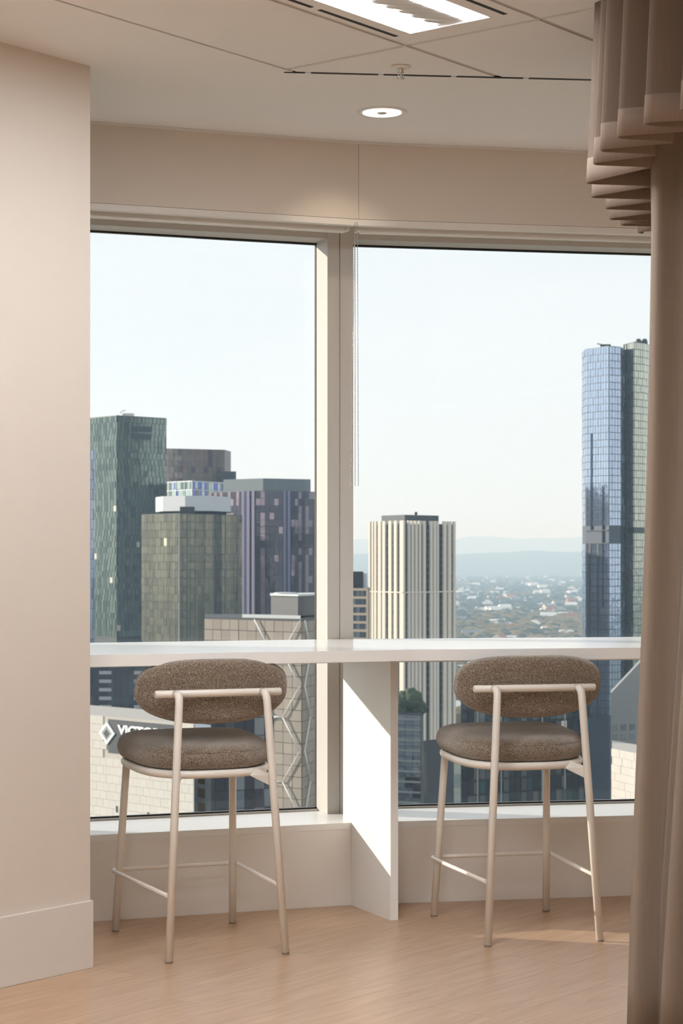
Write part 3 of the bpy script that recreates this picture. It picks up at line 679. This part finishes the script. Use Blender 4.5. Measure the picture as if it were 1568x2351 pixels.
# --- lattice building below
LAT = mat('lattice_white', (214, 214, 208), .5, var=.05); STN = mat('taupe_stone', (136, 126, 114), .7, var=.15, nscale=.6); STN2 = gm('taupe_panel', (138, 128, 116), (112, 104, 96), .7, 0.)
zt_ = -8.7
t, P_ = tower('office_building', 'grey building wrapped in a white hexagonal lattice under the bench', [(470, 345), (693, 330), (742, 346)], zt_, mat('lattice_core', (58, 62, 64), .6, var=.2, nscale=.4), 18)
facade(t, P_[0], P_[1], -46, zt_ - .3, 2.1, 1.85, [STN2], weights=[1], budget=160, gapw=.1, gaph=.1, th=.12, name='cladding_panel')
facade(t, P_[1], P_[2], -46, zt_ - .3, 2.1, 1.85, [STN2], weights=[1], budget=230, gapw=.1, gaph=.1, th=.12, name='cladding_panel')
gm('slate_glass', (84, 92, 98), (58, 66, 72))
def lattice(p0, p1, flip, cols):
    ev, n, ln = frame_of(p0, p1); loc = Vector(t.location); per = 10.8
    def pt(u, z): q = (p1 - ev * u if flip else p0 + ev * u) + n * .5; return Vector((q.x, q.y, z)) - loc
    z0 = zt_ - .2; k_ = 0
    us = cols
    for i in range(len(us) - 1):
        for r in range(4):
            zc = z0 - r * per
            if i % 3 == 0:   # zigzag out from node column
                tube('lattice_bar', [pt(us[i], zc), pt(us[i + 1], zc - per / 2)], .13, LAT, t, 6); tube('lattice_bar', [pt(us[i], zc - per), pt(us[i + 1], zc - per / 2)], .13, LAT, t, 6)
            elif i % 3 == 1: tube('lattice_bar', [pt(us[i], zc - per / 2), pt(us[i + 1], zc - per / 2)], .13, LAT, t, 6)
            else:
                tube('lattice_bar', [pt(us[i], zc - per / 2), pt(us[i + 1], zc)], .13, LAT, t, 6); tube('lattice_bar', [pt(us[i], zc - per / 2), pt(us[i + 1], zc - per)], .13, LAT, t, 6)
lattice(P_[0], P_[1], True, [0, 3.85, 6.5, 10.4]); lattice(P_[1], P_[2], False, [0, 4.2])
roofbox(t, [(556, 341), (690, 333)], zt_, zt_ + .5, mat('plant_white', (0, 0, 0)), 'parapet', 3)
roofbox(t, [(622, 345), (684, 338), (735, 350)], zt_ + .3, -5.0, mat('plant_dark', (74, 76, 78), .5, .2, var=.2, nscale=1), 'roof_plant', 8)
roofbox(t, [(620, 344.5), (684, 337.4), (737, 349.4)], -5.0, -4.7, mat('plant_white', (0, 0, 0)), 'roof_cap', 9)
lathe('roof_dish', [(0, 0), (1.9, .05), (2.2, .35), (1.8, .45), (0, .5)], tuple(Vector(px(656, 1366, 346)) - Vector(t.location)), mat('plant_white', (0, 0, 0)), t, 20)
# --- striped tower
FIN = mat('cream_concrete', (226, 216, 200), .7, var=.08, nscale=.3)
t, P_ = tower('office_tower', 'pale tower with tall vertical concrete stripes and a dark rooftop', [(850, 720), (928, 700), (1042, 720)], 14.0, mat('stripe_core', (62, 66, 74), .4, .2, var=.2, nscale=.2), 26)
sg1 = gm('stripe_glass', (66, 72, 82), (44, 50, 60))
facade(t, P_[0], P_[1], -55, 13.9, 1.4, 2.5, [sg1, DARK], budget=150, gaph=.6, th=.1); facade(t, P_[1], P_[2], -55, 13.9, 1.4, 2.5, [sg1, DARK], budget=300, gaph=.8, th=.1)
def sfins(p0, p1, xs, xa, xb, Da, Db):
    ev, n, ln = frame_of(p0, p1)
    for x_, w_ in xs:
        # intersect the sight line of the fin with the facade line
        k = (x_ - CX) / F; u = (k * p0.y - p0.x) / (ev.x - k * ev.y); wd = w_ * p0.y / F / max(.35, abs(ev.x))
        for za, zb, dw in ((-10.2, 15.0, 0), (-63, -10.4, .2)):
            piece('fin', t, p0, ev, n, u - (wd + dw) / 2, za, wd + dw, zb - za, .8, FIN)
sfins(P_[0], P_[1], [(852, 3), (859, 3), (865.5, 3.5), (875, 6), (885, 5.5), (899, 6), (911.5, 6), (926, 8)], 0, 0, 0, 0)
sfins(P_[1], P_[2], [(936, 4), (944, 5), (952.5, 5.5), (961, 5), (971, 6), (987, 5), (995, 6), (1002, 4), (1018, 7), (1029, 7.5), (1040, 5)], 0, 0, 0, 0)
bands(t, P_[0], P_[1], [-10.5], .4, .9, FIN); bands(t, P_[1], P_[2], [-10.5], .4, .9, FIN)
roofbox(t, [(876, 723), (929, 708), (1007, 723)], 14.0, 17.2, mat('charcoal_cladding', (70, 76, 80), .5, .1, var=.1, nscale=.3))
lathe('roof_dish', [(0, 0), (.4, .2), (.6, .7), (.4, 1.1), (0, 1.3)], tuple(Vector(px(955, 1183, 716)) - Vector(t.location)), DARK, t, 12)
# --- banded building left of it
t, P_ = tower('office_building', 'low office building with beige floor bands beside the striped tower', [(770, 564), (846, 560), (849, 570)], -7.0, DARK, 20)
BEI = mat('beige_band', (196, 178, 154), .7, var=.08, nscale=.3)
facade(t, P_[0], P_[1], -64, -7.2, 1.3, 2.32, [sg1, gm('grey_glass', (96, 100, 102), (64, 68, 72))], budget=150, gaph=.2, th=.1)
bands(t, P_[0], P_[1], [-7.5 - 2.32 * k for k in range(22)], .68, .5, BEI, u1=.97); fins(t, P_[0], P_[1], [.985], -64, -7.0, .5, .7, BEI, 'pier')
roofbox(t, [(790, 572), (834, 572)], -7, -2.2, DARK, 'roof_plant', 10); roofbox(t, [(834, 573), (843, 573)], -7, -2.7, PALE, 'lift_shaft', 8)
# --- blue tower on the right
t, P_ = tower('glass_tower', 'tall blue-grey glass tower with a recessed waist beside the curtain', [(1337, 915), (1345, 900), (1398, 888), (1424, 892), (1433, 900)], 96.6, mat('steel_core', (70, 80, 92), .35, .3, var=.2, nscale=.1), 30)
qA = gm('steel_blue_glass', (168, 180, 198), (150, 164, 184), metal=.85)
qE = gm('pale_green_gold_glass', (184, 186, 172), (164, 168, 156), metal=.85)
zw0, zw1 = 8.5, 14.2
for a, b, bay, bud in [(0, 1, 1.5, 30), (1, 2, 1.6, 200), (2, 3, 1.7, 270), (3, 4, 1.8, 300)]:
    facade(t, P_[a], P_[b], zw1, 96.4, bay, 3.2, [qA], budget=bud, gapw=.26, gaph=.3)
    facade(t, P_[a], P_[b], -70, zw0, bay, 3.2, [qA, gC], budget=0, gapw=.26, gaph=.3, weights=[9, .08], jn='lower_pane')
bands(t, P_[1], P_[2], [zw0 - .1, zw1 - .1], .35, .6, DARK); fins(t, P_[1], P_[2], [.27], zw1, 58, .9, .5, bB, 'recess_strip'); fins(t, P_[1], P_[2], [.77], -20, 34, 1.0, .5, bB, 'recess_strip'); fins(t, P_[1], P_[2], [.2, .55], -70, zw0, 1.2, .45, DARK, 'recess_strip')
t2, Q_ = tower('glass_tower', 'pale gold glass tower partly hidden behind the curtain edge', [(1433.5, 905), (1456, 893), (1478, 898), (1530, 930)], 99.0, mat('leaf_core', (66, 76, 72), .35, .3, var=.2, nscale=.1), 30)
for a, b, bay, bud in [(0, 1, 1.3, 120), (1, 2, 1.4, 220), (2, 3, 1.6, 300)]:
    facade(t2, Q_[a], Q_[b], zw1, 98.8, bay, 3.2, [qE], budget=bud, gapw=.26, gaph=.3)
    facade(t2, Q_[a], Q_[b], -70, zw1 - 1, bay, 3.2, [qE], budget=0, gapw=.26, gaph=.3, jn='lower_pane')
fins(t2, Q_[0], Q_[1], [.02, .3], -70, 99, .4, .5, DARK, 'mullion')
for x_ in (1466, 1480): lathe('roof_unit', [(0, 0), (1.3, 0), (1.4, 1.2), (.9, 2.3), (0, 2.5)], tuple(Vector(px(x_, 790, 905)) - Vector(t2.location)), DARK, t2, 10)
roofbox(t, [(1378, 900), (1402, 900)], 96.6, 98.6, DARK, 'roof_plant', 5)
tube('crane_arm', [Vector(px(x_, y_, 900)) - Vector(t.location) for x_, y_ in ((1380, 800), (1381, 791), (1371, 789))], .25, DARK, t, 6)
# --- lower right blocks
t, P_ = tower('office_building', 'dark glass office block under the bench behind the curtain-side stool', [(1058, 450), (1352, 470)], zz(1596, 450), mat('navy_core', (34, 40, 46), .4, .2, var=.2, nscale=.3), 30)
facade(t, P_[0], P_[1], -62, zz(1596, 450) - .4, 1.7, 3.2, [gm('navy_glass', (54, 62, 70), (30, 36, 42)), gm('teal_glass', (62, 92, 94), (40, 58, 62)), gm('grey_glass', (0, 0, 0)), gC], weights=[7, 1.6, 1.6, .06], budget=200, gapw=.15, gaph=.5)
fins(t, P_[0], P_[1], [.12, .3, .62, .8], -62, zz(1600, 450), .35, .3, mat('grey_mullion', (0, 0, 0)), 'mullion')
t, P_ = tower('office_building', 'dark low block with thin floor bands below the striped tower', [(860, 520), (966, 515), (972, 540)], zz(1640, 515), DARK, 20)
bands(t, P_[0], P_[1], [zz(1640, 515) - 1.6 - 2.7 * k for k in range(10)], .5, .5, mat('grey_band', (118, 126, 128), .6, var=.15, nscale=.3)); facade(t, P_[0], P_[1], -65, zz(1642, 515), 2.2, 2.7, [pC, gm('slate_glass', (0, 0, 0))], budget=80, th=.1)
TREE = mat('tree_green', (92, 104, 82), .9, var=.45, nscale=.8, tint2=(58, 70, 56)); AUT = mat('tree_autumn', (150, 132, 92), .9, var=.4, nscale=.02, tint2=(104, 100, 76))
for i, (x_, y_, r_) in enumerate(((925, 1610, 2.6), (945, 1606, 3.0), (960, 1626, 2.2), (915, 1632, 2.6))):
    tr = empty('roof_tree', px(x_, 1640, 525)); tag(tr, 'leafy green tree on the roof of the dark low block', 'tree', 'roof garden trees')
    bm = bmesh.new(); bmesh.ops.create_icosphere(bm, subdivisions=3, radius=r_, matrix=Matrix.Translation((0, 0, (1640 - y_) * 525 / F)))
    for v in bm.verts: v.co += v.co.normalized() * random.uniform(-.35, .35)
    fin('crown', bm, TREE, tr); tube('trunk', [(0, 0, -.3), (0, 0, 2)], .25, mat('bark', (84, 70, 58), .9, var=.2), tr, 8)
t, P_ = tower('concrete_building', 'grey concrete building with a diagonal shadow edge shaped as its roof line beside the curtain', [(1402, 500), (1500, 505)], zz(1640, 500), mat('grey_concrete', (146, 146, 144), .8, var=.15, nscale=.3), 14)
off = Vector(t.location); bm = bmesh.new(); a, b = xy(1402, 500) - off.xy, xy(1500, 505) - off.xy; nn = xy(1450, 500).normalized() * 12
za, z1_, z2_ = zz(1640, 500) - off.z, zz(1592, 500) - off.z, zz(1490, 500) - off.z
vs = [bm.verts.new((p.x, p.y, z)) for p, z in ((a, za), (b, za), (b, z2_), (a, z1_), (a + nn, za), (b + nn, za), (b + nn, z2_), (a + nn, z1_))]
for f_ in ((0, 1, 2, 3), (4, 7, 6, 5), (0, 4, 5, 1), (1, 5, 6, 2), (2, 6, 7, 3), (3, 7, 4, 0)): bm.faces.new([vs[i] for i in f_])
fin('shadow_slope_wall', bm, mat('grey_concrete', (0, 0, 0)), t)  # slanted top stands in for a diagonal shadow edge on the building
facade(t, P_[0], P_[1], zz(1725, 500), zz(1660, 500), 2.4, 2.4, [gm('grey_glass', (0, 0, 0)), PALE], weights=[6, .7], budget=60, gaph=.9, gapw=.9, th=.08)
CREAM = mat('cream_stone', (202, 196, 186), .75, randvar=.05); CREAMC = mat('cream_joint', (188, 181, 170), .8, var=.1, nscale=.5)
t, P_ = tower('stone_building', 'plain cream stone block at the foot of the grey concrete building', [(1405, 306), (1495, 294)], zz(1727, 300), CREAMC, 14)
facade(t, P_[0], P_[1], zz(1900, 300), zz(1727, 300), 1.65, 1.2, [CREAM], budget=60, gapw=.03, gaph=.03, th=.12, shift=.25, name='stone_panel')
# --- lower left blocks
t, P_ = tower('office_tower', 'dark tower with short white floor bars above the cream stone building', [(150, 600), (345, 600)], zz(1500, 600), mat('navy_core', (0, 0, 0)), 20)
facade(t, P_[0], P_[1], -60, zz(1502, 600), 2.2, 2.5, [pC, dA, gm('navy_glass', (0, 0, 0))], budget=100, gaph=.1, gapw=.1, th=.1)
WB = mat('white_bar', (176, 180, 182), .5, var=.1, nscale=.5)
for x0, x1 in ((228, 256), (308, 332), (160, 190)):
    ua, ub = (x0 - 150) / 195, (x1 - 150) / 195; bands(t, P_[0], P_[1], [zz(1548 + 19.6 * k, 600) for k in range(-2, 7)], 1.0, .5, WB, ua, ub, 'floor_bar')
t, P_ = tower('office_building', 'narrow olive glass block behind the stool beside the left wall', [(330, 560), (420, 560)], zz(1500, 560), mat('olive_core', (0, 0, 0)), 16)
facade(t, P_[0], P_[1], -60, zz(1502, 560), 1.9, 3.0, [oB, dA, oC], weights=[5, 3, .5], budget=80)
D = 235; ztb = zz(1645, D)
t, P_ = tower('stone_building', 'cream stone building with a dark sign band and white lettering', [(150, 241), (446, 224)], ztb, CREAMC, 16)
ev, n, ln = frame_of(*P_)
def ux(x_): k = (x_ - CX) / F; return (k * P_[0].y - P_[0].x) / (ev.x - k * ev.y)
def dx_(x_): return (P_[0] + ev * ux(x_)).y
nr = 13; fh = .98
cnt = 0
for r in range(nr):
    z = ztb - (r + 1) * fh
    c0 = 0
    sft = .6 * (r % 2)
    u = -sft
    while u < ln:
        a, b = max(u, 0), min(u + 1.25, ln); u += 1.25
        if b - a < .1: continue
        # the sign recess stays open
        if z + fh > zz(1729, D) + .1 and a < ux(399) - .1 and b > ux(248) + .1 and z < zz(1652, D) - .3: continue
        piece('stone_panel', t, P_[0], ev, n, a + .012, z + .012, b - a - .024, fh - .024, .10 + .015 * random.random(), CREAM)
piece('sign_band', t, P_[0], ev, n, ux(249), zz(1728, D), ux(398) - ux(249), zz(1651, D) - zz(1728, D), .06, mat('sign_dark', (62, 68, 74), .5, .1, var=.15, nscale=1.))
for x_, y_ in ((268, 1862), (340, 1866)): piece('slot_window', t, P_[0], ev, n, ux(x_), zz(y_, D), .35, .75, .14, DARK)
# diamond emblem
SIGNW = mat('sign_white', (240, 240, 236), .5, var=.03); SIGNG = mat('sign_grey', (150, 154, 150), .5, var=.1)
def diamond(name, x_, y_, wp, hp, m, d0, d1, parent):
    bm = bmesh.new(); c = P_[0] + ev * ux(x_); z = zz(y_, dx_(x_)); w2, h2 = (ux(x_ + wp / 2) - ux(x_ - wp / 2)) / 2, hp * dx_(x_) / F / 2; loc = Vector(parent.location)
    A = []; B = []
    for du, dz in ((-w2, 0), (0, -h2), (w2, 0), (0, h2)):
        for L_, d_ in ((A, d0), (B, d1)):
            q = c + ev * du + n * d_; L_.append(bm.verts.new(Vector((q.x, q.y, z + dz)) - loc))
    bm.faces.new(A); bm.faces.new(B[::-1])
    for i in range(4): bm.faces.new((A[i], B[i], B[(i + 1) % 4], A[(i + 1) % 4]))
    return fin(name, bm, m, parent)
diamond('emblem', 248, 1683, 36, 52, SIGNW, .05, .22, t); diamond('emblem_ring', 248, 1683, 24, 35, SIGNG, .2, .235, t); diamond('emblem_centre', 248, 1684, 14, 21, mat('sign_dark', (0, 0, 0)), .22, .25, t)
cu = bpy.data.curves.new('sign_lettering', 'FONT'); cu.body = 'VICTORIA'; cu.size = 1.42; cu.extrude = .05; cu.offset = .055
tmp = bpy.data.objects.new('sign_lettering_curve', cu); COL.objects.link(tmp); bpy.context.view_layer.update()
lme = bpy.data.meshes.new_from_object(tmp.evaluated_get(bpy.context.evaluated_depsgraph_get())); bpy.data.objects.remove(tmp)
lme.materials.clear(); lme.materials.append(SIGNW)
lt = bpy.data.objects.new('sign_lettering', lme); COL.objects.link(lt); lt.parent = t
lw_ = max(v.co.x for v in lme.vertices); lt.scale = ((ux(397) - ux(274)) / lw_, 1, 1)
q = P_[0] + ev * ux(274) + n * .16; lt.location = Vector((q.x, q.y, zz(1690, dx_(335)))) - Vector(t.location); lt.rotation_euler = (R(90), 0, math.atan2(ev.y, ev.x))
t, P_ = tower('office_building', 'grey block with a column of small windows beside the cream stone building', [(447, 243), (484, 240)], zz(1690, 236), mat('blue_grey_render', (150, 158, 166), .7, var=.08, nscale=.5), 12)
ev, n, ln = frame_of(*P_)
for k in range(6): piece('window', t, P_[0], ev, n, ln * .22, zz(1812 + 33 * (k - 2), 236), ln * .42, 1.15, .05, gm('brown_glass', (110, 98, 82), (70, 64, 58)))
t, P_ = tower('office_building', 'dark glass block between the cream stone building and the lattice', [(470, 285), (628, 290)], zz(1650, 285), mat('navy_core', (0, 0, 0)), 14)
facade(t, P_[0], P_[1], -40, zz(1652, 285), 1.5, 2.6, [pC, gm('slate_glass', (0, 0, 0)), dA, gm('grey_glass', (0, 0, 0))], weights=[6, 2, 3, 1.5], budget=90, gapw=.06, gaph=.12, th=.1)

# ------------------------------------------------------------------ ground, suburbs, hills
def ground_mat():
    m = bpy.data.materials.new('ground_suburb'); m.use_nodes = True; t = m.node_tree; b = t.nodes['Principled BSDF']
    g = t.nodes.new('ShaderNodeNewGeometry'); n = t.nodes.new('ShaderNodeTexNoise'); n.inputs['Scale'].default_value = .004; n.inputs['Detail'].default_value = 8; n.inputs['Roughness'].default_value = .7
    t.links.new(g.outputs['Position'], n.inputs['Vector']); rp = t.nodes.new('ShaderNodeValToRGB'); el = rp.color_ramp.elements
    el[0].position = .36; el[0].color = lin((92, 104, 96)) + (1,); el[1].position = .66; el[1].color = lin((150, 148, 138)) + (1,); k = el.new(.5); k.color = lin((118, 124, 114)) + (1,)
    t.links.new(n.outputs['Fac'], rp.inputs[0]); t.links.new(rp.outputs[0], b.inputs['Base Color']); b.inputs['Roughness'].default_value = .95; b.inputs['Specular IOR Level'].default_value = .1; return m
bm = bmesh.new(); bbox(bm, -30000, 30000, 40, 60000, GZ - 5, GZ); g_ = fin('ground', bm, ground_mat()); g_['kind'] = 'structure'
hv = []; hf = []; hm = []
def rnd_pos():
    d = 1 / random.uniform(1 / 16000, 1 / 1500); x_ = random.uniform(780, 1345); return Vector(((x_ - CX) * d / F, d)), d
for i in range(34000):
    p, d = rnd_pos(); s = random.uniform(.42, .9) * (1 + d / 16000); a = random.choice((0, .3, 1.2)) + random.uniform(-.1, .1)
    if random.random() < .015: s *= 2.6
    wx, wy, ht = 11 * s, 8 * s, random.uniform(4, 7) * s * .8; b = len(hv); c_, s_ = math.cos(a), math.sin(a)
    for z in (GZ, GZ + ht):
        for dx, dy in ((-wx / 2, -wy / 2), (wx / 2, -wy / 2), (wx / 2, wy / 2), (-wx / 2, wy / 2)): hv.append((p.x + dx * c_ - dy * s_, p.y + dx * s_ + dy * c_, z))
    hv += [(p.x - wx / 2 * c_, p.y - wx / 2 * s_, GZ + ht * 1.5), (p.x + wx / 2 * c_, p.y + wx / 2 * s_, GZ + ht * 1.5)]
    mi = random.choices((0, 1, 2, 3), (9, 3, .5, 2.5))[0]
    hf += [(b, b + 1, b + 5, b + 4), (b + 1, b + 2, b + 6, b + 9, b + 5), (b + 2, b + 3, b + 7, b + 6), (b + 3, b, b + 4, b + 8, b + 7), (b + 4, b + 5, b + 9, b + 8), (b + 6, b + 7, b + 8, b + 9)]
    hm += [mi] * 4 + [mi if mi != 1 else random.choice((2, 3, 3))] * 2
me = bpy.data.meshes.new('suburb_houses'); me.from_pydata(hv, [], hf)
for m in (mat('house_white', (236, 234, 228), .7, randvar=.1), mat('house_cream', (214, 200, 180), .7, randvar=.1), mat('roof_terracotta', (176, 120, 92), .8, randvar=.2), mat('roof_grey', (134, 138, 142), .7, randvar=.3)): me.materials.append(m)
me.polygons.foreach_set('material_index', hm); o = bpy.data.objects.new('suburb_houses', me); COL.objects.link(o)
tag(o, 'pale suburban houses spread over the plain below the hills', 'houses', kind='stuff')
bm = bmesh.new(); bmesh.ops.create_icosphere(bm, subdivisions=1, radius=1); iv = [v.co.copy() for v in bm.verts]; fi = [tuple(v.index for v in f.verts) for f in bm.faces]; bm.free()
tv = []; tf = []; tm = []
for i in range(15000):
    p, d = rnd_pos(); s = random.uniform(3, 6) * (1 + d / 9000); mi = 1 if (d < 4300 and random.random() < .6) or random.random() < .12 else 0
    if d < 4300: s *= 1.5
    b = len(tv); ex = random.uniform(1, 2.2)
    tv += [(p.x + v.x * s * ex, p.y + v.y * s, GZ + s * .7 + v.z * s * .9 * random.uniform(.8, 1.1)) for v in iv]; tf += [tuple(b + k for k in f) for f in fi]; tm += [mi] * len(fi)
me = bpy.data.meshes.new('suburb_trees'); me.from_pydata(tv, [], tf)
for m in (mat('tree_far', (78, 92, 80), .95, randvar=.4), mat('tree_far_autumn', (146, 128, 92), .95, randvar=.4)): me.materials.append(m)
me.polygons.foreach_set('material_index', tm); o = bpy.data.objects.new('suburb_trees', me); COL.objects.link(o)
tag(o, 'green and autumn trees between the suburban houses', 'trees', kind='stuff')
def ridge(name, D, prof, depth, m):
    bm = bmesh.new(); rows = []
    xs = [prof[0][0] + (prof[-1][0] - prof[0][0]) * i / 160 for i in range(161)]
    def py(x_):
        for (xa, ya), (xb, yb) in zip(prof, prof[1:]):
            if xa <= x_ <= xb:
                t_ = (x_ - xa) / (xb - xa); t_ = t_ * t_ * (3 - 2 * t_); return ya + (yb - ya) * t_
        return prof[-1][1]
    for k, (dd, hh) in enumerate(((-depth, 0), (-depth * .4, .6), (0, 1), (depth * .5, .5), (depth, 0))):
        row = []
        for x_ in xs:
            zt2 = zz(py(x_) + 1.2 * math.sin(x_ * .05) + .6 * math.sin(x_ * .17), D); row.append(bm.verts.new(((x_ - CX) * D / F, D + dd, GZ + (zt2 - GZ) * hh)))
        rows.append(row)
    for a, b in zip(rows, rows[1:]):
        for i in range(160): bm.faces.new((a[i], a[i + 1], b[i + 1], b[i]))
    o = fin(name, bm, m, smooth=True); o['kind'] = 'structure'; return o
HILL = mat('hill_forest', (70, 88, 84), .95, var=.25, nscale=.001)
ridge('hill_range', 30000, [(-900, 1262), (200, 1252), (780, 1238), (1043, 1237), (1085, 1232), (1140, 1232), (1205, 1237), (1337, 1233), (1500, 1236), (2600, 1258)], 5000, HILL)
ridge('foothill_range', 17000, [(-900, 1280), (300, 1276), (780, 1272), (1000, 1270), (1060, 1272), (1220, 1265), (1340, 1267), (1500, 1270), (2600, 1282)], 3000, HILL)
# haze: thin scattering air over the plain
hz = bpy.data.materials.new('air_haze'); hz.use_nodes = True; t_ = hz.node_tree; t_.nodes.clear(); ho = t_.nodes.new('ShaderNodeOutputMaterial'); vs_ = t_.nodes.new('ShaderNodeVolumeScatter')
vs_.inputs['Color'].default_value = (.55, .78, 1, 1); vs_.inputs['Density'].default_value = 1.15e-4; vs_.inputs['Anisotropy'].default_value = .2; t_.links.new(vs_.outputs[0], ho.inputs['Volume'])
bm = bmesh.new(); bbox(bm, -25000, 25000, 60, 58000, GZ - 4, 700); hzo = fin('haze', bm, hz); tag(hzo, 'thin pale haze hanging over the distant suburbs', 'haze', kind='stuff')
